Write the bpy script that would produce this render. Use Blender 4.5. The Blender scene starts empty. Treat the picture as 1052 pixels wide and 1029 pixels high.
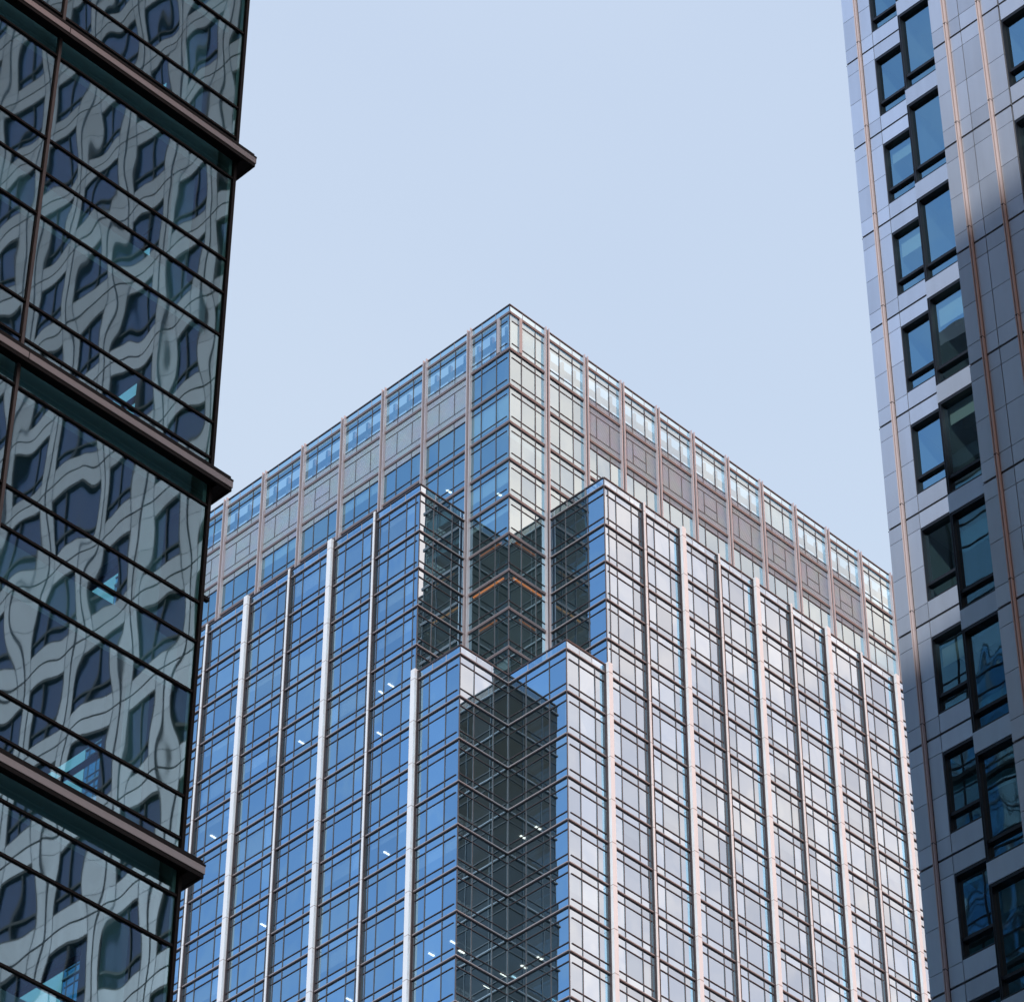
import bpy, math, random
from mathutils import Vector, Matrix

random.seed(11)
scene = bpy.context.scene
COL = scene.collection
rad = math.radians

# ------------------------------------------------------------------ camera
PITCH, ROLL, GRID = 0.7236, 0.0028, 0.7817      # radians; GRID: heading of the street grid
EYE = 1.6
cam = bpy.data.cameras.new("camera")
cam_o = bpy.data.objects.new("camera", cam)
COL.objects.link(cam_o)
cam.sensor_fit = 'HORIZONTAL'
cam.sensor_width = 36.0
cam.lens = 3664.6 / 1052 * 36.0
cam.clip_start = 0.5
cam.clip_end = 6000
cam_o.matrix_world = (Matrix.Translation((0, 0, EYE)) @ Matrix.Rotation(math.pi / 2 + PITCH, 4, 'X')
                      @ Matrix.Rotation(ROLL, 4, 'Z'))
scene.camera = cam_o

# ------------------------------------------------------------------ sky, sun, exposure
SUN_AZ, SUN_EL = rad(195), rad(23)
world = bpy.data.worlds.new("World")
scene.world = world
world.use_nodes = True
wt = world.node_tree
N, L = wt.nodes, wt.links
bg = N['Background']
sky = N.new('ShaderNodeTexSky')
sky.sky_type = 'NISHITA'
sky.sun_disc = False
sky.sun_elevation = SUN_EL
sky.sun_rotation = SUN_AZ
sky.dust_density = 1.0
sky.ozone_density = 2.0
hs = N.new('ShaderNodeHueSaturation')
hs.inputs['Saturation'].default_value = 0.95
hs.inputs['Value'].default_value = 2.15
L.new(sky.outputs[0], hs.inputs['Color'])
tc = N.new('ShaderNodeTexCoord')


def direction_mask(vec, lo, hi):
    v = Vector(vec).normalized()
    d = N.new('ShaderNodeVectorMath'); d.operation = 'DOT_PRODUCT'
    L.new(tc.outputs['Generated'], d.inputs[0]); d.inputs[1].default_value = v
    m = N.new('ShaderNodeMapRange'); m.interpolation_type = 'SMOOTHSTEP'
    m.inputs['From Min'].default_value = lo; m.inputs['From Max'].default_value = hi
    L.new(d.outputs['Value'], m.inputs['Value'])
    return m.outputs['Result']


def cloud_noise(scale, detail, lo, hi, to_min, to_max, stretch=(1, 1, 2.2)):
    mp = N.new('ShaderNodeMapping'); mp.inputs['Scale'].default_value = stretch
    L.new(tc.outputs['Generated'], mp.inputs['Vector'])
    n = N.new('ShaderNodeTexNoise'); n.inputs['Scale'].default_value = scale
    n.inputs['Detail'].default_value = detail; n.inputs['Roughness'].default_value = 0.55
    L.new(mp.outputs[0], n.inputs['Vector'])
    m = N.new('ShaderNodeMapRange'); m.interpolation_type = 'SMOOTHSTEP'
    m.inputs['From Min'].default_value = lo; m.inputs['From Max'].default_value = hi
    m.inputs['To Min'].default_value = to_min; m.inputs['To Max'].default_value = to_max
    L.new(n.outputs['Fac'], m.inputs['Value'])
    return m.outputs['Result']


def mul(a, b):
    m = N.new('ShaderNodeMath'); m.operation = 'MULTIPLY'
    L.new(a, m.inputs[0]); L.new(b, m.inputs[1])
    return m.outputs[0]


def mixc(fac, a, b):
    m = N.new('ShaderNodeMix'); m.data_type = 'RGBA'
    L.new(fac, m.inputs['Factor']); L.new(a, m.inputs[6])
    if isinstance(b, tuple):
        m.inputs[7].default_value = (*b, 1)
    else:
        L.new(b, m.inputs[7])
    return m.outputs[2]


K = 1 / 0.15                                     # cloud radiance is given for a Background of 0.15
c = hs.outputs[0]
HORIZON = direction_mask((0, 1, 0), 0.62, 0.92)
# thin high veil ahead, bright sunlit cloud to the right, unseen dark bank added behind to dim notch reflections
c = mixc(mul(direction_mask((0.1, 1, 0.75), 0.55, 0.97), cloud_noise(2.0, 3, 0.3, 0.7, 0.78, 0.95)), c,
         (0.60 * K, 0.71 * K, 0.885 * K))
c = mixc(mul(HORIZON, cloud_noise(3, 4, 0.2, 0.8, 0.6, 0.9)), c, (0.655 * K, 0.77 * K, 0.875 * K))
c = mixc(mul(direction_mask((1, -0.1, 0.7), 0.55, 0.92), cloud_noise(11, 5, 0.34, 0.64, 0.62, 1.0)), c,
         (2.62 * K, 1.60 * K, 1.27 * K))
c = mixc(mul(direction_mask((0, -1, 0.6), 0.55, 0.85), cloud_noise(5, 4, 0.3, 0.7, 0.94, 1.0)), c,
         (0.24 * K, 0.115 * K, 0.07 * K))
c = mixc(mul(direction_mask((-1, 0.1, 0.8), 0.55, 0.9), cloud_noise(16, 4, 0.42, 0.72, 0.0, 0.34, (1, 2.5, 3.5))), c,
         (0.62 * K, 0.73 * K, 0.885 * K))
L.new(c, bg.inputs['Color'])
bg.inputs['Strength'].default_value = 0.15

sun = bpy.data.lights.new("sun", 'SUN')
sun.energy = 3.6
sun.angle = rad(0.5)
sun.color = (1, 0.95, 0.9)
sun_o = bpy.data.objects.new("sun", sun)
COL.objects.link(sun_o)
sd = Vector((math.sin(SUN_AZ) * math.cos(SUN_EL), math.cos(SUN_AZ) * math.cos(SUN_EL), math.sin(SUN_EL)))
sun_o.rotation_euler = sd.to_track_quat('Z', 'Y').to_euler()
sun_o.location = (60, 40, 150)

scene.view_settings.view_transform = 'Standard'
scene.view_settings.look = 'None'
scene.view_settings.exposure = 0.0
scene.view_settings.gamma = 1.0
scene.render.engine = 'CYCLES'
scene.cycles.max_bounces = 10
scene.cycles.glossy_bounces = 5
scene.cycles.diffuse_bounces = 3
scene.cycles.transparent_max_bounces = 24
scene.cycles.transmission_bounces = 4
scene.cycles.sample_clamp_indirect = 8

# ------------------------------------------------------------------ materials
def new_mat(name):
    m = bpy.data.materials.new(name)
    m.use_nodes = True
    return m, m.node_tree.nodes, m.node_tree.links


def solid(name, col, rough=0.5, metal=0.0, var=0.0, scale=0.6, bump=0.0, spec=0.5, stretch=(1, 1, 1)):
    m, n, l = new_mat(name)
    p = n['Principled BSDF']
    p.inputs['Base Color'].default_value = (*col, 1)
    p.inputs['Roughness'].default_value = rough
    p.inputs['Metallic'].default_value = metal
    p.inputs['Specular IOR Level'].default_value = spec
    if var or bump:
        t = n.new('ShaderNodeTexCoord')
        no = n.new('ShaderNodeTexNoise'); no.inputs['Scale'].default_value = scale
        no.inputs['Detail'].default_value = 5
        mp = n.new('ShaderNodeMapping'); mp.inputs['Scale'].default_value = stretch
        l.new(t.outputs['Object'], mp.inputs['Vector']); l.new(mp.outputs[0], no.inputs['Vector'])
        if var:
            geo = n.new('ShaderNodeNewGeometry')
            a = n.new('ShaderNodeMath'); a.operation = 'ADD'
            l.new(no.outputs['Fac'], a.inputs[0]); l.new(geo.outputs['Random Per Island'], a.inputs[1])
            r = n.new('ShaderNodeMapRange')
            r.inputs['From Min'].default_value = 0.3; r.inputs['From Max'].default_value = 1.7
            r.inputs['To Min'].default_value = 1 - var; r.inputs['To Max'].default_value = 1 + var
            l.new(a.outputs[0], r.inputs['Value'])
            h = n.new('ShaderNodeHueSaturation'); h.inputs['Color'].default_value = (*col, 1)
            l.new(r.outputs['Result'], h.inputs['Value'])
            l.new(h.outputs[0], p.inputs['Base Color'])
        if bump:
            b = n.new('ShaderNodeBump'); b.inputs['Strength'].default_value = 1.0
            b.inputs['Distance'].default_value = bump
            l.new(no.outputs['Fac'], b.inputs['Height'])
            l.new(b.outputs[0], p.inputs['Normal'])
    return m


def glass(name, refl, trans, warp=0.0, wscale=(0.5, 0.5, 0.5), tint_var=0.06, edge=0.9, detail=1.0, rough=0.0):
    """Coated facade glass: a tinted mirror coat over dim see-through glass, gently warped."""
    m, n, l = new_mat(name)
    out = n['Material Output']; n.remove(n['Principled BSDF'])
    t = n.new('ShaderNodeTexCoord')
    geo = n.new('ShaderNodeNewGeometry')
    g = n.new('ShaderNodeBsdfGlossy'); g.inputs['Roughness'].default_value = rough
    tr = n.new('ShaderNodeBsdfTransparent'); tr.inputs['Color'].default_value = (*trans, 1)
    r = n.new('ShaderNodeMapRange')
    r.inputs['To Min'].default_value = 1 - tint_var; r.inputs['To Max'].default_value = 1 + tint_var
    l.new(geo.outputs['Random Per Island'], r.inputs['Value'])
    h = n.new('ShaderNodeHueSaturation'); h.inputs['Color'].default_value = (*refl, 1)
    l.new(r.outputs['Result'], h.inputs['Value'])
    # grazing light: the coat turns into plain mirror
    lw = n.new('ShaderNodeLayerWeight'); lw.inputs['Blend'].default_value = 0.5
    pw = n.new('ShaderNodeMath'); pw.operation = 'POWER'; pw.inputs[1].default_value = 6
    l.new(lw.outputs['Facing'], pw.inputs[0])
    mx = n.new('ShaderNodeMix'); mx.data_type = 'RGBA'; mx.inputs[7].default_value = (edge, edge, edge, 1)
    l.new(pw.outputs[0], mx.inputs['Factor']); l.new(h.outputs[0], mx.inputs[6])
    l.new(mx.outputs[2], g.inputs['Color'])
    if warp:
        mp = n.new('ShaderNodeMapping'); mp.inputs['Scale'].default_value = wscale
        l.new(t.outputs['Object'], mp.inputs['Vector'])
        off = n.new('ShaderNodeCombineXYZ')
        k = n.new('ShaderNodeMath'); k.operation = 'MULTIPLY'; k.inputs[1].default_value = 37.0
        l.new(geo.outputs['Random Per Island'], k.inputs[0])
        l.new(k.outputs[0], off.inputs[0]); l.new(k.outputs[0], off.inputs[2])
        ad = n.new('ShaderNodeVectorMath'); ad.operation = 'ADD'
        l.new(mp.outputs[0], ad.inputs[0]); l.new(off.outputs[0], ad.inputs[1])
        no = n.new('ShaderNodeTexNoise'); no.inputs['Scale'].default_value = 1.0
        no.inputs['Detail'].default_value = detail
        l.new(ad.outputs[0], no.inputs['Vector'])
        b = n.new('ShaderNodeBump'); b.inputs['Strength'].default_value = 1.0
        ma = n.new('ShaderNodeMath'); ma.operation = 'MULTIPLY_ADD'      # some panes warp more than others
        ma.inputs[1].default_value = warp * 1.1; ma.inputs[2].default_value = warp * 0.4
        l.new(geo.outputs['Random Per Island'], ma.inputs[0]); l.new(ma.outputs[0], b.inputs['Distance'])
        l.new(no.outputs['Fac'], b.inputs['Height'])
        l.new(b.outputs[0], g.inputs['Normal'])
    add = n.new('ShaderNodeAddShader')
    l.new(g.outputs[0], add.inputs[0]); l.new(tr.outputs[0], add.inputs[1])
    l.new(add.outputs[0], out.inputs['Surface'])
    return m


def emit_mat(name, col, strength):
    m, n, l = new_mat(name)
    p = n['Principled BSDF']
    p.inputs['Base Color'].default_value = (*col, 1)
    p.inputs['Emission Color'].default_value = (*col, 1)
    p.inputs['Emission Strength'].default_value = strength
    return m


def louvre_mat():
    m, n, l = new_mat("louvre_metal")
    p = n['Principled BSDF']
    t = n.new('ShaderNodeTexCoord')
    w = n.new('ShaderNodeTexWave'); w.bands_direction = 'Z'; w.inputs['Scale'].default_value = 2.2
    l.new(t.outputs['Object'], w.inputs['Vector'])
    cr = n.new('ShaderNodeValToRGB')
    cr.color_ramp.elements[0].color = (0.27, 0.37, 0.48, 1)
    cr.color_ramp.elements[1].color = (0.42, 0.55, 0.69, 1)
    l.new(w.outputs['Fac'], cr.inputs['Fac'])
    no = n.new('ShaderNodeTexNoise'); no.inputs['Scale'].default_value = 0.7
    l.new(t.outputs['Object'], no.inputs['Vector'])
    mm = n.new('ShaderNodeMix'); mm.data_type = 'RGBA'; mm.blend_type = 'MULTIPLY'
    mm.inputs['Factor'].default_value = 0.25
    l.new(cr.outputs[0], mm.inputs[6]); l.new(no.outputs['Color'], mm.inputs[7])
    l.new(mm.outputs[2], p.inputs['Base Color'])
    b = n.new('ShaderNodeBump'); b.inputs['Distance'].default_value = 0.05
    l.new(w.outputs['Fac'], b.inputs['Height']); l.new(b.outputs[0], p.inputs['Normal'])
    p.inputs['Metallic'].default_value = 0.3
    p.inputs['Roughness'].default_value = 0.45
    return m


M = {}
M['tower_glass'] = glass("blue_coated_glass", (0.30, 0.49, 0.64), (0.19, 0.225, 0.23), 0.010, (0.45, 0.45, 0.3), 0.14)
M['crown_glass'] = glass("green_tinted_glass", (0.27, 0.46, 0.57), (0.25, 0.33, 0.35), 0.008, (0.45, 0.45, 0.3))
M['spandrel'] = solid("spandrel_backing", (0.10, 0.115, 0.13), 0.6)
M['mullion'] = solid("dark_mullion", (0.055, 0.06, 0.075), 0.45)
M['rail'] = solid("dark_bronze_rail", (0.055, 0.047, 0.055), 0.4, 0.3)
M['band'] = solid("rose_grey_aluminium_band", (0.30, 0.29, 0.32), 0.45, 0.2)
M['crown_band'] = solid("brown_bronze_band", (0.12, 0.10, 0.11), 0.45, 0.2)
M['fin'] = solid("pale_aluminium_fin", (0.60, 0.66, 0.73), 0.42, 0.1, 0.09, 0.8, stretch=(1, 1, 0.3))
M['joint'] = solid("fin_joint_sealant", (0.30, 0.27, 0.28), 0.6)
M['blade'] = solid("rose_anodised_blade", (0.42, 0.41, 0.46), 0.4, 0.3)
M['louvre'] = louvre_mat()
M['slab'] = solid("office_ceiling", (0.55, 0.57, 0.55), 0.8)
M['core'] = solid("office_core_wall", (0.22, 0.25, 0.25), 0.8)
M['roof'] = solid("roof_membrane", (0.25, 0.25, 0.26), 0.8, 0, 0.1)
M['lamp'] = emit_mat("office_lamp", (1.0, 0.95, 0.88), 5)
M['amber'] = emit_mat("amber_glow", (1.0, 0.27, 0.07), 1.3)
M['amber_dim'] = emit_mat("amber_glow_dim", (1.0, 0.27, 0.07), 0.35)
M['street_glass'] = glass("wavy_street_glass", (0.17, 0.23, 0.265), (0.36, 0.60, 0.63), 0.0068, (0.75, 0.75, 0.36), 0.08, rough=0.012)
M['black'] = solid("black_steel", (0.006, 0.0055, 0.0065), 0.6, 0.0, spec=0.15)
M['fascia'] = solid("brown_rose_fascia", (0.30, 0.285, 0.29), 0.35, 0.5)
M['panel'] = solid("satin_steel_panel", (0.62, 0.68, 0.77), 0.28, 0.70, 0.15, 1.0, 0.004, stretch=(3.0, 3.0, 0.35))
M['gap'] = solid("panel_joint", (0.02, 0.022, 0.028), 0.7)
M['frame'] = solid("black_window_frame", (0.012, 0.015, 0.022), 0.4, 0.2)
M['window_glass'] = glass("blue_window_glass", (0.19, 0.33, 0.42), (0.30, 0.40, 0.40), 0.0018, (0.8, 0.8, 0.6))
M['blue_pane'] = solid("flat_blue_pane", (0.12, 0.17, 0.32), 0.18)  # flat opaque blue; paints the tone reflections would give the far windows
M['cfin'] = solid("copper_rose_fin", (0.56, 0.475, 0.48), 0.5, 0.0)
M['lmull'] = solid("brown_mullion", (0.055, 0.047, 0.05), 0.5)
M['room'] = solid("office_room", (0.24, 0.29, 0.33), 0.8)
M['white'] = solid("white_ceiling_panel", (0.6, 0.62, 0.63), 0.7)
M['blind'] = solid("grey_green_blind", (0.30, 0.36, 0.34), 0.7)
M['stone'] = solid("grey_stone", (0.32, 0.30, 0.28), 0.8, 0, 0.1, 0.2)
M['ground'] = solid("paving", (0.16, 0.155, 0.15), 0.8, 0, 0.15, 0.2)


# ------------------------------------------------------------------ builders
class MB:
    """Collects boxes and quads, then links them as ONE mesh object."""
    def __init__(self):
        self.v, self.f, self.m, self.mats = [], [], [], []

    def mi(self, mat):
        if mat not in self.mats:
            self.mats.append(mat)
        return self.mats.index(mat)

    def quad(self, pts, mat):
        i = len(self.v); self.v += [tuple(p) for p in pts]
        self.f.append(tuple(range(i, i + len(pts)))); self.m.append(self.mi(mat))

    def box(self, x0, x1, y0, y1, z0, z1, mat):
        if x0 > x1: x0, x1 = x1, x0
        if y0 > y1: y0, y1 = y1, y0
        if z0 > z1: z0, z1 = z1, z0
        i = len(self.v); k = self.mi(mat)
        self.v += [(x0, y0, z0), (x1, y0, z0), (x1, y1, z0), (x0, y1, z0),
                   (x0, y0, z1), (x1, y0, z1), (x1, y1, z1), (x0, y1, z1)]
        for q in ((0, 3, 2, 1), (4, 5, 6, 7), (0, 1, 5, 4), (1, 2, 6, 5), (2, 3, 7, 6), (3, 0, 4, 7)):
            self.f.append(tuple(i + j for j in q)); self.m.append(k)

    def build(self, name, parent=None, label=None, kind=None):
        me = bpy.data.meshes.new(name)
        me.from_pydata(self.v, [], self.f)
        for mt in self.mats:
            me.materials.append(M[mt])
        me.polygons.foreach_set('material_index', self.m)
        me.update()
        o = bpy.data.objects.new(name, me)
        COL.objects.link(o)
        if parent: o.parent = parent
        if label: o['label'] = label
        if kind: o['kind'] = kind
        return o


class Face:
    """A flat facade: origin o, run t and outward n are axis-aligned in the building's own frame."""
    def __init__(self, o, t, n):
        self.o, self.t, self.n = o, t, n

    def p(self, s, d, z):
        return (self.o[0] + self.t[0] * s + self.n[0] * d, self.o[1] + self.t[1] * s + self.n[1] * d, z)

    def box(self, mb, s0, s1, d0, d1, z0, z1, mat):
        a, b = self.p(s0, d0, z0), self.p(s1, d1, z1)
        mb.box(a[0], b[0], a[1], b[1], z0, z1, mat)

    def pane(self, mb, s0, s1, z0, z1, mat, d=0.0, tilt=0.0):
        """one glass pane facing outward, with the slight tilt every real pane has"""
        a, b = random.uniform(-tilt, tilt), random.uniform(-tilt, tilt)
        w, h = (s1 - s0) / 2, (z1 - z0) / 2
        q = [(s0, z0, -w * a - h * b), (s1, z0, w * a - h * b), (s1, z1, w * a + h * b), (s0, z1, -w * a + h * b)]
        pts = [self.p(s, d + e, z) for s, z, e in q]
        # turn the loop so that its normal points outward
        cr = self.t[0] * self.n[1] - self.t[1] * self.n[0]
        if cr > 0: pts.reverse()
        mb.quad(pts, mat)


def empty(name, loc, label, cat):
    o = bpy.data.objects.new(name, None)
    COL.objects.link(o)
    o.location = loc
    o.rotation_euler = (0, 0, math.pi / 2 - GRID)   # local x runs right and away, local y runs left and away
    o.empty_display_size = 5
    o['label'] = label
    o['category'] = cat
    return o


def grid_to_world(x, y):
    return Vector((x * math.sin(GRID) - y * math.cos(GRID), x * math.cos(GRID) + y * math.sin(GRID)))


def project(x, y, z, org=(0, 0)):
    """pixel (in a 1052 x 1029 frame) of a point given in a building's frame; only ranks parts by how large they show"""
    w = grid_to_world(x, y)
    X, Y, Z = w[0] + org[0], w[1] + org[1], z - EYE
    zc = Y * math.cos(PITCH) + Z * math.sin(PITCH)
    if zc <= 1: return (-9999, -9999)
    yc = -Y * math.sin(PITCH) + Z * math.cos(PITCH)
    return (526 + 3664.6 * X / zc, 514.5 - 3664.6 * yc / zc)


def shown_area(pts, org):
    q = [project(*p, org) for p in pts]
    xs = [a for a, _ in q]; ys = [b for _, b in q]
    cx, cy = sum(xs) / 4, sum(ys) / 4
    if not (0 < cx < 1052 and 0 < cy < 1029): return 0
    a = 0
    for i in range(4):
        a += xs[i] * ys[(i + 1) % 4] - xs[(i + 1) % 4] * ys[i]
    return abs(a) / 2


# ------------------------------------------------------------------ ground
g = MB()
R = 1500
for i in range(1):
    g.quad([(-R, -R, 0), (R, -R, 0), (R, R, 0), (-R, R, 0)], 'ground')
go = g.build('ground', kind='structure')

# ================================================================== CENTRAL TOWER
S = 2.0
TX, TY = -0.1127 * S, 100 * S
tower = empty('office_tower', (TX, TY, 0),
              'tall stepped office tower in the middle, blue glass left face and pale glass right face',
              'office tower')
B0L, BL, B0R, BR, DL, DR = 2.2722 * S, 2.3828 * S, 2.1208 * S, 2.0968 * S, 2.4185 * S, 2.8858 * S
raw = [98.195, 96.225, 94.293, 92.363, 90.472, 88.63, 86.73, 84.93, 83.12, 81.28, 79.57, 77.67, 75.80, 73.95, 72.12,
       70.34, 68.55, 66.76]
while raw[-1] > 50: raw.append(raw[-1] - 1.795)
Z = [v * S + EYE for v in raw]                   # 0 = crown band, 5 = shoulder terrace, 10 = lower terrace
I_SH, I_LO = 5, 10
PAR = 0.425 * S
NL, NR = 10, 12
XR = B0R + (NR - 1) * BR
YL = B0L + (NL - 1) * BL
XO, YO = XR - BR, YL - BL


def bays(b0, b, n):
    e = [0.0, b0]
    for _ in range(n - 1): e.append(e[-1] + b)
    return list(zip(e[:-1], e[1:]))


bayL, bayR = bays(B0L, BL, NL), bays(B0R, BR, NR)
FA = Face((0, 0), (0, 1), (-1, 0)); FB = Face((0, 0), (1, 0), (0, -1))
FC = Face((-DL, 0), (0, 1), (-1, 0)); FD = Face((0, -DR), (1, 0), (0, -1))
FG = Face((-DL, B0L), (1, 0), (0, -1)); FH = Face((B0R, -DR), (0, 1), (-1, 0))
FI = Face((-DL, 0), (1, 0), (0, -1)); FJ = Face((0, -DR), (0, 1), (-1, 0))
OFF = 0.76                                        # rails sit this far above and below each floor band
windows = []                                      # (shown area, builder)


def cell(face, s0, s1, ztop, zbot, crown, first=False, ret=False):
    """the glazing of one bay of one storey: vision panes plus the spandrel panes above and below"""
    L_ = s1 - s0
    gl = 'crown_glass' if crown else 'tower_glass'
    cuts = [0, .31, .67, 1] if (crown or first or ret) else [0, .10, .30, .70, .90, 1]
    if first and not crown: cuts = [0, .30, .68, .90, 1]
    if ret: cuts = [0, .29, .69, 1]
    blind = random.random() < .22 and not ret
    drop = random.choice((.5, .9, 1.3, (ztop - zbot) - 2 * OFF))
    rows = [(ztop - OFF, ztop - 0.0), (zbot + OFF, ztop - OFF), (zbot, zbot + OFF)]

    def make(mb):
        for i in range(len(cuts) - 1):
            a, b = s0 + L_ * cuts[i], s0 + L_ * cuts[i + 1]
            for z0, z1 in rows:
                face.pane(mb, a + .004, b - .004, z0 + .002, z1 - .002, gl, 0, 0.006)
            if blind and cuts[i + 1] - cuts[i] > .15:
                face.box(mb, a + .03, b - .03, -.20, -.18, ztop - OFF - drop, ztop - OFF, 'white')
            if i > 0:
                face.box(mb, a - .028, a + .028, .003, .045, zbot + .12, ztop - .14, 'mullion')
    pts = [face.p(s0, 0, zbot), face.p(s1, 0, zbot), face.p(s1, 0, ztop), face.p(s0, 0, ztop)]
    windows.append((shown_area(pts, (TX, TY)), make))


def louvre(face, s0, s1, ztop, zbot, opening):
    mb = MB()
    face.box(mb, s0 + .22, s1 - .22, -.12, .02, zbot - OFF + .1, ztop + OFF - .1, 'louvre')
    for f in (.31, .67):
        s = s0 + (s1 - s0) * f
        face.box(mb, s - .03, s + .03, .021, .05, zbot + OFF, ztop - OFF, 'mullion')
    if opening:
        a, b = s0 + (s1 - s0) * .31, s0 + (s1 - s0) * .67
        zc = zbot + (ztop - zbot) * .45
        face.box(mb, a, b, .021, .05, zc - .03, zc + .03, 'mullion')
    mb.build('louvre_panel', tower, 'grey brown louvred panel of the plant storey')


def band(face, s0, s1, z, crown, name='floor_band', top=False, bl=()):
    """floor band with a dark rail above and below it, standing proud of the glass"""
    mb = MB()
    if crown:
        face.box(mb, s0, s1, 0.0, .11, z - .12, z + .07, 'crown_band')
        face.box(mb, s0, s1, .0, .12, z + .072, z + .11, 'band')
        w, pr, mt = .025, .05, 'rail'
    else:
        face.box(mb, s0, s1, 0.0, .10, z - .05, z + .02, 'rail')
        face.box(mb, s0, s1, 0.0, .12, z + .022, z + .09, 'band')
        w, pr, mt = .027, .06, 'rail'
    face.box(mb, s0 + .4, s1 - .4, -.30, -.22, z - OFF + .05, z + (.0 if top else OFF - .05), 'spandrel')
    segs = bl or [(s0, s1)]
    for a, b in segs:
        e = .0 if len(segs) == 1 else .24
        for dz in ((-OFF,) if top else (-OFF, OFF)):
            face.box(mb, a + e, b - e, 0.0, pr, z + dz - w, z + dz + w, mt)
    mb.build(name, tower)


def parapet(face, s0, s1, z, crown, cuts):
    mb = MB()
    gl = 'crown_glass' if crown else 'tower_glass'
    for a, b in cuts:
        n = 3
        for i in range(n):
            x0, x1 = a + (b - a) * i / n, a + (b - a) * (i + 1) / n
            face.pane(mb, x0 + .02, x1 - .02, z + .15, z + PAR - .06, gl, 0.03, 0.002)
            if i: face.box(mb, x0 - .02, x0 + .02, .0, .05, z + .15, z + PAR - .06, 'band')
    face.box(mb, s0, s1, -.04, .09, z + PAR - .06, z + PAR + .05, 'rail')
    mb.build('parapet', tower, 'glass parapet with a dark top rail')


def fin_wide(face, s, ztop, zbot, w=.42, d=.44, name='fin', rings=()):
    mb = MB()
    face.box(mb, s - w / 2, s + w / 2, 0, d, zbot, ztop, 'fin')
    face.box(mb, s - w / 2 - .06, s - w / 2 - .002, 0, .20, zbot, ztop - .1, 'rail')
    face.box(mb, s + w / 2 + .002, s + w / 2 + .05, 0, .16, zbot, ztop - .1, 'blade')
    for z in rings:
        if zbot < z < ztop - .3:
            face.box(mb, s - w / 2 - .004, s + w / 2 + .004, .19, d + .006, z - .05, z + .0, 'joint')
    mb.build(name, tower, 'wide pale vertical fin' if w > .3 else 'narrow pale vertical fin')


def fin_double(face, s, ztop, zbot):
    mb = MB()
    for e in (-.17, .17):
        face.box(mb, s + e - .035, s + e + .035, .0, .28, zbot, ztop, 'blade')
    face.box(mb, s - .115, s + .115, .0, .10, zbot, ztop - .05, 'crown_band')
    mb.build('fin', tower, 'paired rose metal blades running up the crown')


# --- crown (upper block)
for face, bs, skip in ((FA, bayL, (0,)), (FB, bayR, (0, 1, NR - 2, NR - 1))):
    for k, (s0, s1) in enumerate(bs):
        last = I_LO if k == 0 else I_SH + 1
        for i in range(last):
            if i == 1 and k not in skip:
                louvre(face, s0, s1, Z[1], Z[2], random.random() < .45)
            else:
                cell(face, s0, s1, Z[i] if not (i == 2 and k not in skip) else Z[i] - OFF * 0,
                     Z[i + 1], True)
    n = len(bs)
    for i in range(I_LO + 1):
        ext = .15 if face is FA else 0.0
        if i <= I_SH + 1:
            band(face, -ext, bs[-1][1], Z[i], True, top=(i == 0), bl=bs)
        else:
            band(face, -ext, bs[0][1], Z[i], True)
    parapet(face, -.09 if face is FA else 0, bs[-1][1], Z[0], True, bs)
    for k in range(1, n):
        s = bs[k][0]
        if k == 1:
            fin_double(face, s - .24, Z[0] + PAR + .12, Z[I_LO] + .9)
        else:
            fin_double(face, s, Z[0] + PAR + .12, Z[I_SH] + .2)

# --- outer body
for face, bs, b0 in ((FC, bayL[:-1], B0L), (FD, bayR[:-1], B0R)):
    for k, (s0, s1) in enumerate(bs):
        st = I_LO if k == 0 else I_SH
        for i in range(st, len(Z) - 1):
            cell(face, s0, s1, Z[i], Z[i + 1], False, first=(k == 0))
    for i in range(I_SH, len(Z)):
        full = i >= I_LO
        a = -.13 if (face is FC) else 0.0
        s_start = a if full else (b0 + (a if face is FC else 0))
        band(face, s_start, bs[-1][1], Z[i], False, top=(i == I_SH), bl=bs if full else bs[1:])
    parapet(face, b0 - (.09 if face is FC else 0), bs[-1][1], Z[I_SH], False, bs[1:])
    parapet(face, -(.09 if face is FC else 0), b0 - .36, Z[I_LO], False, [(0.0, b0 - .36)])
    for k in range(1, len(bs)):
        s = bs[k][0]
        if k == 1:
            fin_wide(face, s - .14, Z[I_LO] + PAR + .05, Z[-1], rings=Z)
        elif k % 2:
            fin_wide(face, s, Z[I_SH] + PAR + .05, Z[-1], rings=Z)
        else:
            fin_wide(face, s, Z[I_SH] + PAR + .05, Z[-1], .17, .26, rings=Z)

# --- returns of the shoulders and of the lower wings (the dark inner corners)
for face, ln, i0, i1 in ((FG, DL, I_SH, I_LO + 1), (FH, DR, I_SH, I_LO + 1),
                         (FI, DL, I_LO, len(Z) - 1), (FJ, DR, I_LO, len(Z) - 1)):
    for i in range(i0, i1):
        cell(face, 0, ln, Z[i], Z[i + 1], False, ret=True)
    for i in range(i0, i1 + 1):
        a, b = .0, ln
        if face in (FH, FJ): a = .0
        if face in (FG,): b = ln - .16
        if face in (FH,): b = ln - .16
        if face is FJ: b = ln - .165
        band(face, a, b, Z[i], False, top=(i == i0))
    parapet(face, 0, ln - .1, Z[i0], False, [(0, ln - .1)])

# --- rank windows: the hundred that show largest are parts of their own
windows.sort(key=lambda w: -w[0])
for a, mk in windows[:100]:
    mb = MB(); mk(mb); mb.build('window', tower)
mb = MB()
for a, mk in windows[100:]: mk(mb)
mb.build('window', tower, 'remaining glazing of the tower', 'stuff')

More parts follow.
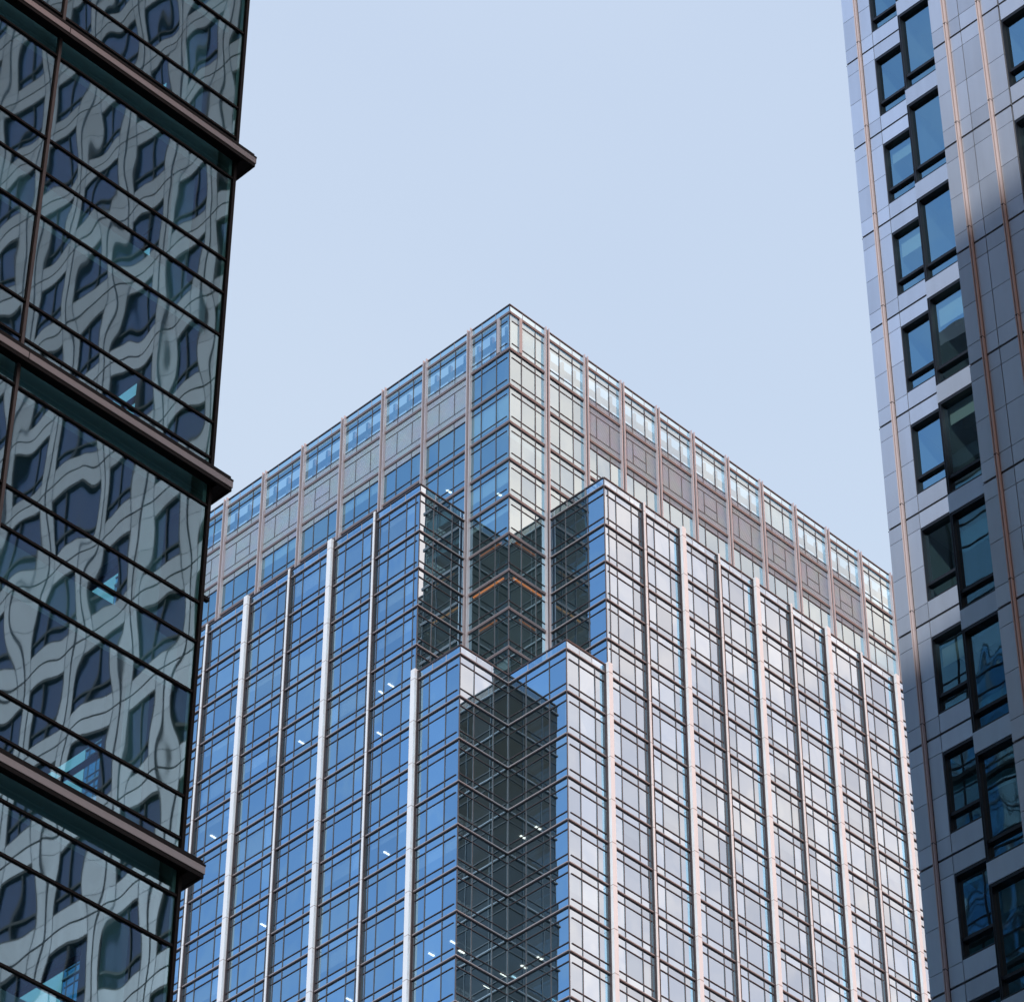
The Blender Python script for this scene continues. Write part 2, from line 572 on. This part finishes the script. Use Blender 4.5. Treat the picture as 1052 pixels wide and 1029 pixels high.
# --- corner posts
mb = MB()
for x, y, z0, z1 in ((-.03, -.03, Z[I_LO], Z[0] + PAR), (-DL - .03, -.03, Z[-1], Z[I_LO] + PAR),
                     (-.03, -DR - .03, Z[-1], Z[I_LO] + PAR), (-DL - .03, B0L - .03, Z[I_LO], Z[I_SH] + PAR),
                     (B0R - .03, -DR - .03, Z[I_LO], Z[I_SH] + PAR), (-.05, -.05, Z[-1], Z[I_LO])):
    mb.box(x, x + .07, y, y + .07, z0, z1, 'mullion')
mb.build('corner_post', tower)

# --- floors inside
for i, z in enumerate(Z):
    mb = MB(); t0, t1 = z - .42, z - .05
    if i < I_SH:
        if i == 0: continue
        mb.box(.45, XR - .4, .45, YL - .4, t0, t1, 'slab')
    else:
        mb.box(.45, XR - .4, .45, YL - .4, t0, t1, 'slab')
        ya = B0L + .4 if i < I_LO else .4
        xa = B0R + .4 if i < I_LO else .4
        mb.box(-DL + .4, .44, ya, YO - .4, t0, t1, 'slab')
        mb.box(xa, XO - .4, -DR + .4, .44, t0, t1, 'slab')
    mb.build('floor_slab', tower)
mb = MB()
mb.box(8, XR - 8, 8, YL - 8, 0, Z[1] - .5, 'core')
mb.build('core', tower)
mb = MB()
mb.box(.05, XR - .3, .05, YL - .3, Z[1] + .0, Z[1] + .25, 'roof')
mb.box(-DL + .1, -.05, B0L + .1, YO, Z[I_SH] - .04, Z[I_SH] + .1, 'roof')
mb.box(B0R + .1, XO, -DR + .1, -.05, Z[I_SH] - .04, Z[I_SH] + .1, 'roof')
mb.box(-DL + .1, -.05, .1, B0L - .05, Z[I_LO] - .04, Z[I_LO] + .1, 'roof')
mb.box(.1, B0R - .05, -DR + .1, -.05, Z[I_LO] - .04, Z[I_LO] + .1, 'roof')
mb.build('roof', tower)
# frame of the open screen storey behind the top row of glass
mb = MB()
for face, bs in ((FA, bayL), (FB, bayR)):
    for s0, s1 in bs:
        for f in (0, .31, .67):
            s = s0 + (s1 - s0) * f
            face.box(mb, s - .12, s + .12, -1.3, -1.0, Z[1] + .26, Z[0] + .1, 'band')
    face.box(mb, 1.31, bs[-1][1] - 1, -1.3, -1.0, Z[0] - 1.1, Z[0] - .7, 'band')
    face.box(mb, 1.31, bs[-1][1] - 1, -1.3, -1.0, Z[1] + .4, Z[1] + .9, 'band')
mb.build('screen_frame', tower)
# rear and lower shaft, never seen from the street in front
mb = MB()
mb.box(XR - .02, XR + .1, 0, YL, 0, Z[0], 'spandrel')
mb.box(0, XR - .03, YL - .02, YL + .1, 0, Z[0], 'spandrel')
mb.box(-DL, -.01, YO - .02, YO + .1, 0, Z[I_SH], 'spandrel')
mb.box(XO - .02, XO + .1, -DR, -.01, 0, Z[I_SH], 'spandrel')
mb.build('rear_wall', tower)
mb = MB()
zb = Z[-1] - .15
mb.box(-DL, XO, .3, YO, 0, zb, 'crown_glass'); mb.box(.3, XO, -DR, .29, 0, zb - .1, 'crown_glass')
mb.build('lower_shaft', tower)


# lit ceiling lamps: where a sight line through the photographed spot meets the ceiling behind the glass
def cast(px, py):
    xr, yr = (px - 526.06) / 3664.6, -(py - 514.1) / 3664.6
    y = math.cos(PITCH) - yr * math.sin(PITCH); z = math.sin(PITCH) + yr * math.cos(PITCH)
    cg, sg = math.cos(GRID), math.sin(GRID)
    x_ = xr * sg + y * cg; y_ = -xr * cg + y * sg
    ox = -(TX * sg + TY * cg); oy = -(-TX * cg + TY * sg)
    return (ox, oy, EYE), (x_, y_, z)


LAMPS = [(219.9, 859.8, 'C'), (310.3, 762.9, 'C'), (398.1, 876.3, 'C'), (271.8, 950.5, 'C'), (444.6, 980.1, 'C'),
         (467, 967.6, 'C'), (360.2, 1026.6, 'C'), (402.2, 704, 'C'), (392.7, 711.4, 'C'), (390.9, 753.7, 'C'),
         (518.8, 1000.7, 'I'), (501.7, 1013, 'I'), (475.5, 977.3, 'I'), (556.2, 983.7, 'J'), (539.5, 992.5, 'J'),
         (538.3, 859.4, 'J'), (553.8, 850, 'J'), (461.5, 505, 'A'), (514, 508.5, 'A')]
for px, py, f in LAMPS:
    o_, d_ = cast(px, py)
    if f == 'C': t = (-DL - o_[0]) / d_[0]
    elif f == 'I': t = (0 - o_[1]) / d_[1]
    elif f == 'J' or f == 'A': t = (0 - o_[0]) / d_[0]
    zf = o_[2] + d_[2] * t
    zc = min([z - .42 for z in Z if z - .42 > zf + .02] or [Z[1]])
    t = (zc - .05 - o_[2]) / d_[2]
    x, y = o_[0] + d_[0] * t, o_[1] + d_[1] * t
    mb = MB()
    mb.box(x - .26, x + .26, y - .07, y + .07, zc - .055, zc - .004, 'lamp')
    mb.build('ceiling_lamp', tower, 'lit white ceiling lamp behind the glass')
for face, b0 in ((FA, B0L), (FB, B0R)):  # glowing strips added to paint the orange reflection under the notch bands
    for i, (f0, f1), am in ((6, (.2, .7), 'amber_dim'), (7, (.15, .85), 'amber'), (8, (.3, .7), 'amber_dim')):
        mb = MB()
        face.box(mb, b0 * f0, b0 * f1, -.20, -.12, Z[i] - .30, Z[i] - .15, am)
        mb.build('amber_glow', tower, 'glowing amber strip added behind the notch glass')

# ================================================================== RIGHT BUILDING
right = empty('office_building', (0, 0, 0),
              'grey steel panelled office building with deep black framed windows, at the right edge', 'office building')
P1, P2, P3 = 62.6, 58.7, 54.5
U1, U2, U3, UEND = 46.86, 41.88, 37.8, -62.0
TOPR = 128.0
# facade faces: outward is -x (towards the left), s runs along +y
F1 = Face((P1, 0), (0, 1), (-1, 0)); F2 = Face((P2, 0), (0, 1), (-1, 0)); F3 = Face((P3, 0), (0, 1), (-1, 0))
mb = MB()                                         # solid mass behind the panels
mb.box(P1 + 3.0, P1 + 30, UEND, U1 - .1, 0, TOPR - .5, 'room')
mb.build('structure_core', right)
mb = MB()
mb.box(P3 + .1, P1 + 30, UEND, U3 - .1, TOPR - .4, TOPR, 'roof')
mb.box(P2 + .1, P1 + 30, U3 - .09, U2 - .1, TOPR - .4, TOPR, 'roof')
mb.box(P1 + .1, P1 + 30, U2 - .09, U1 - .1, TOPR - .4, TOPR, 'roof')
mb.build('roof', right)
mb = MB()
mb.box(P1 + .06, P1 + 30, U1 - .11, U1 - .02, 0, TOPR, 'gap')
for j in range(34):
    z = 3.28 + 4 * j + EYE
    if z + 4 < TOPR:
        for q in range(10):
            mb.box(P1 + .02 + 3 * q, P1 + 2.98 + 3 * q, U1 - .018, U1, z + .04, z + 3.96, 'panel')
mb.build('end_wall', right)


def levels(f0, lo, hi):
    k = math.ceil((lo - f0) / 4.0)
    out = []
    while f0 + 4 * k < hi:
        out.append(f0 + 4 * k); k += 1
    return out


def panel_column(mb, face, s0, s1, z, rows, gap=.022):
    """metal panels of one storey whose floor line is z; rows are joint offsets below it"""
    for a, b in rows:
        ga = .05 if a == 0 else gap / 2
        gb = .03 if b == 4.0 else gap / 2
        e = random.uniform(-.0015, .0015)
        face.box(mb, s0 + gap / 2, s1 - gap / 2, -.03, .03 + e, z - b + gb, z - a - ga, 'panel')


ROWS = [(0, .60), (.60, 1.98), (1.98, 3.36), (3.36, 4.0)]


def window(face, s0, s1, zt, zs, ztr, parent, seen, sink=.25, wall=True):
    """deep framed window: black reveal, transom, two panes and the room behind"""
    fr, gl = MB(), MB()
    fr_w = .036
    face.box(fr, s1 - fr_w, s1, -sink, .02, zs, zt, 'frame')
    face.box(fr, s0, s0 + fr_w, -sink, .02, zs, zt, 'frame')
    face.box(fr, s0 + fr_w, s1 - fr_w, -sink, .02, zt - .09, zt, 'frame')
    face.box(fr, s0 + fr_w, s1 - fr_w, -sink, .015, zs, zs + .06, 'frame')
    face.box(fr, s0 + fr_w, s1 - fr_w, -sink + .02, -.02, ztr - .05, ztr + .05, 'frame')
    face.pane(gl, s0 + fr_w, s1 - fr_w, ztr + .05, zt - .09, 'window_glass', -.12, .003)
    face.pane(gl, s0 + fr_w, s1 - fr_w, zs + .06, ztr - .05, 'window_glass', -.12, .003)
    if face is F3:
        c_ = (s0 + s1) / 2
        face.box(fr, c_ - .03, c_ + .03, -sink + .02, -.025, zs + .06, zt - .09, 'frame')
    return fr, gl


def room(mb, face, s0, s1, zt, zs):
    """ceiling, floor, side and back walls behind a window"""
    e = .014
    face.box(mb, s0 - e, s1 + e, -3.0, -.32, zt + .02, zt + .10, 'white')
    face.box(mb, s0 - e, s1 + e, -3.0, -.32, zs - .12, zs - .03, 'room')
    face.box(mb, s0 - e, s1 + e, -3.1, -3.01, zs, zt + .02, 'room')
    face.box(mb, s0 - e - .02, s0 - e, -3.1, -.31, zs, zt + .02, 'room')
    face.box(mb, s1 + e, s1 + e + .02, -3.1, -.31, zs, zt + .02, 'room')
    w = s1 - s0
    for q in range(2):
        if random.random() < .6:
            a = random.uniform(s0 + .1, s1 - w * .4)
            d = random.uniform(-2.6, -.8)
            face.box(mb, a, a + w * .3, d, d + .35, zt - .16 - .2 * random.random(), zt + .015, 'white')
        if random.random() < .5:
            d = random.uniform(-2.4, -.6)
            face.box(mb, s0 + .02, s1 - .02, d, d + .12, zt - .28, zt + .015, 'white')
    if random.random() < .35:                      # roller blind part way down
        face.box(mb, s0 + .06, s1 - .06, -.34, -.33, zt - random.uniform(.3, 1.2), zt + .015, 'white')


def emit_window(face, s0, s1, zt, zs, ztr):
    pts = [face.p(s0, 0, zs), face.p(s1, 0, zs), face.p(s1, 0, zt), face.p(s0, 0, zt)]
    q = [project(*p) for p in pts]
    seen = any(-5 < a < 1057 and -5 < b < 1034 for a, b in q)
    fr, gl = window(face, s0, s1, zt, zs, ztr, right, seen)
    return seen, fr, gl


back, rooms, far_f, far_g = MB(), MB(), MB(), MB()
clad = {1: MB(), 2: MB(), 3: MB()}


def put_window(face, s0, s1, zt, zs, ztr):
    seen, fr, gl = emit_window(face, s0, s1, zt, zs, ztr)
    room(rooms, face, s0, s1, zt, zs)
    if seen:
        w = fr.build('window', right)
        gl.build('pane', w)
    else:
        gl.mats = ['blue_pane']
        for src, dst in ((fr, far_f), (gl, far_g)):
            n = len(dst.v)
            dst.v += src.v
            dst.f += [tuple(i + n for i in f) for f in src.f]
            dst.m += [dst.mi(src.mats[k]) for k in src.m]


def back_wall(face, s0, s1, holes):
    """dark backing plane behind the panel joints, open where the windows are"""
    zs_ = sorted(holes, key=lambda h: h[2])
    # strips left and right of the window column, then between the windows
    if not holes:
        face.box(back, s0, s1, -.10, -.032, 0, TOPR - .5, 'gap'); return
    a, b = holes[0][0], holes[0][1]
    face.box(back, s0, a, -.10, -.032, 0, TOPR - .5, 'gap')
    face.box(back, b, s1, -.10, -.032, 0, TOPR - .5, 'gap')
    z = 0
    for h in zs_:
        face.box(back, a, b, -.10, -.032, z, h[2], 'gap'); z = h[3]
    face.box(back, a, b, -.10, -.032, z, TOPR - .5, 'gap')


# --- left strip (plane 1)
F1Z = levels(87.30 + EYE, 12, TOPR - 1)
w1a, w1b = 43.6, 45.72
for z in F1Z:
    for a, b in ((46.36, U1), (45.72, 46.20), (U2 - 1.0, w1a)):
        panel_column(clad[1], F1, a, b, z, ROWS)
    F1.box(clad[1], 46.20, 46.36, -.03, .0, z - 3.97, z - .03, 'gap')
    panel_column(clad[1], F1, w1a, w1b, z, [(0, .63), (3.33, 4.0)])
    F1.box(clad[1], U2 - 1.0, U1 + .02, -.03, .012, z - .045, z - .012, 'gap')
    put_window(F1, w1a, w1b, z - .63, z - 3.33, z - 2.70)
back_wall(F1, U2 - 1, U1 - .12, [(w1a, w1b, z - 3.33, z - .63) for z in F1Z][::-1])
# --- middle strip (plane 2)
T2 = levels(78.44 + EYE, 12, TOPR - 1)
w2a, w2b = 38.9, 41.84
for z in T2:                                       # z = window head
    F2.box(clad[2], w2a, U2, -.03, .03, z + .012, z + .655, 'panel')
    F2.box(clad[2], w2b + .012, U2, -.03, .028, z - 3.33, z, 'frame')
    F2.box(clad[2], U3 - 1.0, w2a - .02, -.03, .03, z - 3.32, z + .66, 'panel')
    put_window(F2, w2a, w2b, z, z - 3.34, z - 2.72)
back_wall(F2, U3 - 1, U2 - .02, [(w2a, w2b, z - 3.34, z) for z in T2][::-1])
mb = MB()
mb.box(P2 + .03, P1, U2 - .04, U2 + .0, 0, TOPR, 'panel')
mb.box(P3 + .03, P2, U3 - .04, U3 + .0, 0, TOPR, 'panel')
mb.build('return_wall', right)
# --- broad front (plane 3)
F3Z = levels(74.28 + EYE, 12, TOPR - 1)
fins3, cols3 = [37.28, 36.15], [(U3, 37.34), (37.22, 36.83), (36.83, 36.21), (36.09, 35.53)]
wins3 = []
s = 35.50
while s > UEND + 6:
    w_ = 2.35 if not wins3 else 1.75
    wins3.append((s - w_, s))
    e = s - w_
    cols3 += [(e - .02, e - .45), (e - .53, e - .96)]
    s = e - .98
for z in F3Z:
    for b, a in cols3:
        panel_column(clad[3], F3, a, b, z, ROWS)
    F3.box(clad[3], UEND, U3 + .01, -.03, .012, z - .045, z - .012, 'gap')
    for k, (a, b) in enumerate(wins3):
        if k == 0:
            panel_column(clad[3], F3, a, b, z, [(0, .66), (3.35, 4.0)])
            put_window(F3, a, b, z - .66, z - 3.35, z - 2.70)
        else:
            panel_column(clad[3], F3, a, b, z, [(0, .68), (3.32, 4.0)])
            put_window(F3, a, b, z - .68, z - 3.32, z - 2.70)
prev = U3
for a, b in wins3:
    back_wall(F3, a, prev - .045 if prev == U3 else prev, [((a, b, z - 3.35, z - .66) if a > 33 else (a, b, z - 3.32, z - .68)) for z in F3Z][::-1])
    prev = a
clad[1].build('cladding', right, 'steel panels of the set back left strip')
clad[2].build('cladding', right, 'steel panels of the middle window strip')
clad[3].build('cladding', right, 'steel panels of the broad front')
back.build('backing_wall', right)
rooms.build('office_interior', right)
fo = far_f.build('window', right, 'windows outside the picture', 'stuff')
far_g.build('pane', fo)
def rfin(face, s, name='fin'):
    mb = MB()
    face.box(mb, s + .018, s + .044, .0, .11, 8, TOPR, 'cfin')
    face.box(mb, s - .044, s - .018, .0, .11, 8, TOPR, 'cfin')
    face.box(mb, s - .017, s + .017, .0, .05, 8, TOPR, 'gap')
    zs = F1Z if face is F1 else F3Z
    for z in zs:
        face.box(mb, s - .046, s + .046, .0, .113, z + .60, z + .625, 'gap')
    return mb
rfin(F1, 46.28).build('fin', right, 'slim rose metal fin near the building edge')
for s in fins3[:2]: rfin(F3, s).build('fin', right)
# ================================================================== LEFT BUILDING
left = empty('glass_building', (0, 0, 0),
             'dark green glass office building with projecting black and brown ledges, at the left edge', 'glass building')
UD, V0, VEND, TOPL = 35.7, 28.64, -45.0, 106.0
FL_ = Face((0, UD), (1, 0), (0, -1))              # front: s = x, outward -y
FS = Face((V0, UD), (0, 1), (1, 0))               # side facing right and away, s = distance from the corner
DEPTH = 76.0
T0 = 31.97 + EYE                                  # lowest ledge module in view
lines = []                                        # transom heights
mods = [T0 + 8.045 * k for k in range(-3, 9)]
std = [0, -2.14, -2.97, -4.02, -6.13, -6.95]
low = [0, -.93, -2.78, -4.9, -6.2]
zl = []
for m in mods:
    for o in (low if m <= T0 + .1 else std):
        zl.append(m + o)
zl = sorted(z for z in zl if z < TOPL)
muls = [24.43 - 4.22 * k for k in range(0, 17)]
edges = [V0 - .0] + muls
glr = MB()
for zi in range(len(zl) - 1):
    z0, z1 = zl[zi], zl[zi + 1]
    for k in range(len(edges) - 1):
        s1, s0 = edges[k], edges[k + 1]
        q = [project(*FL_.p(s, 0, z)) for s in (s0, s1) for z in (z0, z1)]
        mb = MB() if any(0 < a < 300 and 0 < b < 1029 for a, b in q) else glr
        FL_.pane(mb, s0 + .03, s1 - .03, z0 + .02, z1 - .02, 'street_glass', 0, .002)
        if mb is not glr: mb.build('glass_pane', left)
    for k in range(18):
        FS.pane(glr, 4.22 * k + .06, 4.22 * k + 4.2, z0 + .02, z1 - .02, 'street_glass', 0, .002)
glr.build('glass_pane', left, 'glazing outside the picture and round the corner', 'stuff')
far = MB()
for z in zl:
    y = project(*FL_.p(V0, 0, z))[1]
    mb = MB() if -150 < y < 1120 else far
    FL_.box(mb, VEND, V0 - .03, -.06, .03, z - .023, z + .023, 'black')
    FS.box(mb, .0, DEPTH, -.06, .035, z - .028, z + .028, 'black')
    if mb is not far: mb.build('transom', left)
far.build('transom', left, 'transoms outside the picture', 'stuff')
far = MB()
for k, s in enumerate(muls):
    mb = MB() if k == 0 else far
    FL_.box(mb, s - .03, s + .03, -.05, .045, 0, TOPL, 'lmull')
    if k == 0: mb.build('mullion', left)
for k in range(1, 18):
    FS.box(far, 4.22 * k - .035, 4.22 * k + .035, -.05, .045, 0, TOPL, 'black')
far.build('mullion', left, 'mullions outside the picture', 'stuff')
mb = MB()
mb.box(V0 - .04, V0 + .025, UD - .045, UD + .04, 0, TOPL, 'black')
mb.build('corner_post', left)
# ledges: every second floor, running round the corner
for m in mods:
    if m > TOPL: continue
    mb = MB(); E_ = .28
    zt, zb = m + .60, m + .36                      # lip
    lp = E_ - .05
    FL_.box(mb, VEND, V0 + E_, lp, E_, zb + .08, zt - .02, 'fascia')
    FL_.box(mb, VEND, V0 + E_ - .012, lp, E_ - .012, zb, zb + .079, 'black')
    FL_.box(mb, VEND, V0 + E_ + .004, .05, E_ + .006, zt - .019, zt + .02, 'black')
    FL_.box(mb, VEND, V0 + E_ - .03, .05, E_ - .03, zt + .021, zt + .10, 'black')
    FL_.box(mb, VEND, V0 + .12, .05, E_ - .06, zt + .101, zt + .122, 'fascia')
    FL_.box(mb, VEND, V0 - .0, .0, lp - .001, zb + .12, zb + .18, 'black')
    FS.box(mb, -lp + .001, DEPTH, lp, E_ - .001, zb + .02, zt - .03, 'black')
    FS.box(mb, -lp + .002, DEPTH, .0, lp - .001, zb + .03, zb + .17, 'black')
    FS.box(mb, .0, DEPTH, .0, .10, zb + .18, zt + .10, 'black')
    for s in muls:
        FL_.box(mb, s - .008, s + .008, lp, E_ + .002, zb + .079, zt - .019, 'black')
    mb.build('ledge', left, 'projecting ledge with a brown fascia and black soffit')
# small bracket on the corner
mb = MB()
zz = 1.066 * 35.7 + EYE
mb.box(V0 + .04, V0 + .16, UD - .03, UD + .05, zz - .04, zz + .03, 'black')
mb.build('bracket', left)
# floors, corner column, core
for k, m in enumerate(mods):
    for z in (m + .55, m - 3.45):
        if z > TOPL - 1: continue
        mb = MB()
        lo_, hi_ = (m + .0, m + 1.05) if z > m else (m - 4.0, m - 3.0)
        mb.box(VEND, V0 - .25, UD + .2, UD + DEPTH - .3, lo_, hi_, 'room')
        mb.build('floor_slab', left)
mb = MB()
mb.box(V0 - 1.0, V0 - .5, UD + .5, UD + 1.0, 0, TOPL - .4, 'room')
for k in range(1, 8):
    mb.box(V0 - 1.0 - 8.4 * k, V0 - .5 - 8.4 * k, UD + 1.5, UD + 2.0, 0, TOPL - .4, 'room')
mb.build('column', left)
mb = MB()
mb.box(VEND, V0 - 5.5, UD + 7, UD + DEPTH - 4, 0, TOPL - .4, 'room')
mb.build('core', left)
mb = MB()
mb.box(VEND, V0, UD, UD + DEPTH, TOPL - .38, TOPL + .4, 'roof')
mb.build('roof', left)

mb = MB()                                         # pale panel just inside the corner glass
mb.box(V0 - .12, V0 - .05, UD + .012, UD + 1.15, 0, TOPL - .4, 'blind')
mb.build('blind', left)

# ================================================================== ADDED SHADE BLOCK BEHIND THE VIEWPOINT
# unseen mass added behind the camera to keep low sun off the near buildings
rear = empty('shade_block', (-62.4, -82.9, 0),
             'unseen stone mass added behind the viewpoint to shade the street', 'shade block')
rear.rotation_euler = (0, 0, rad(-14))
BW, BD, BH = 96.0, 24.0, 136.0
mb = MB()
mb.box(-BW / 2, BW / 2, -BD, 0, 0, BH, 'stone')
mb.build('wall', rear)
mb = MB()
mb.box(-BW / 2 - .3, BW / 2 + .3, -BD - .3, .3, BH + .01, BH + 1.2, 'stone')
mb.build('roof', rear)
mb = MB()
for i in range(31):
    for j in range(22):
        x = -BW / 2 + 1.0 + 4.25 * j
        mb.box(x, x + 2.8, .0, .06, 5 + 4.1 * i, 7.6 + 4.1 * i, 'frame')
mb.build('window', rear, kind='stuff')
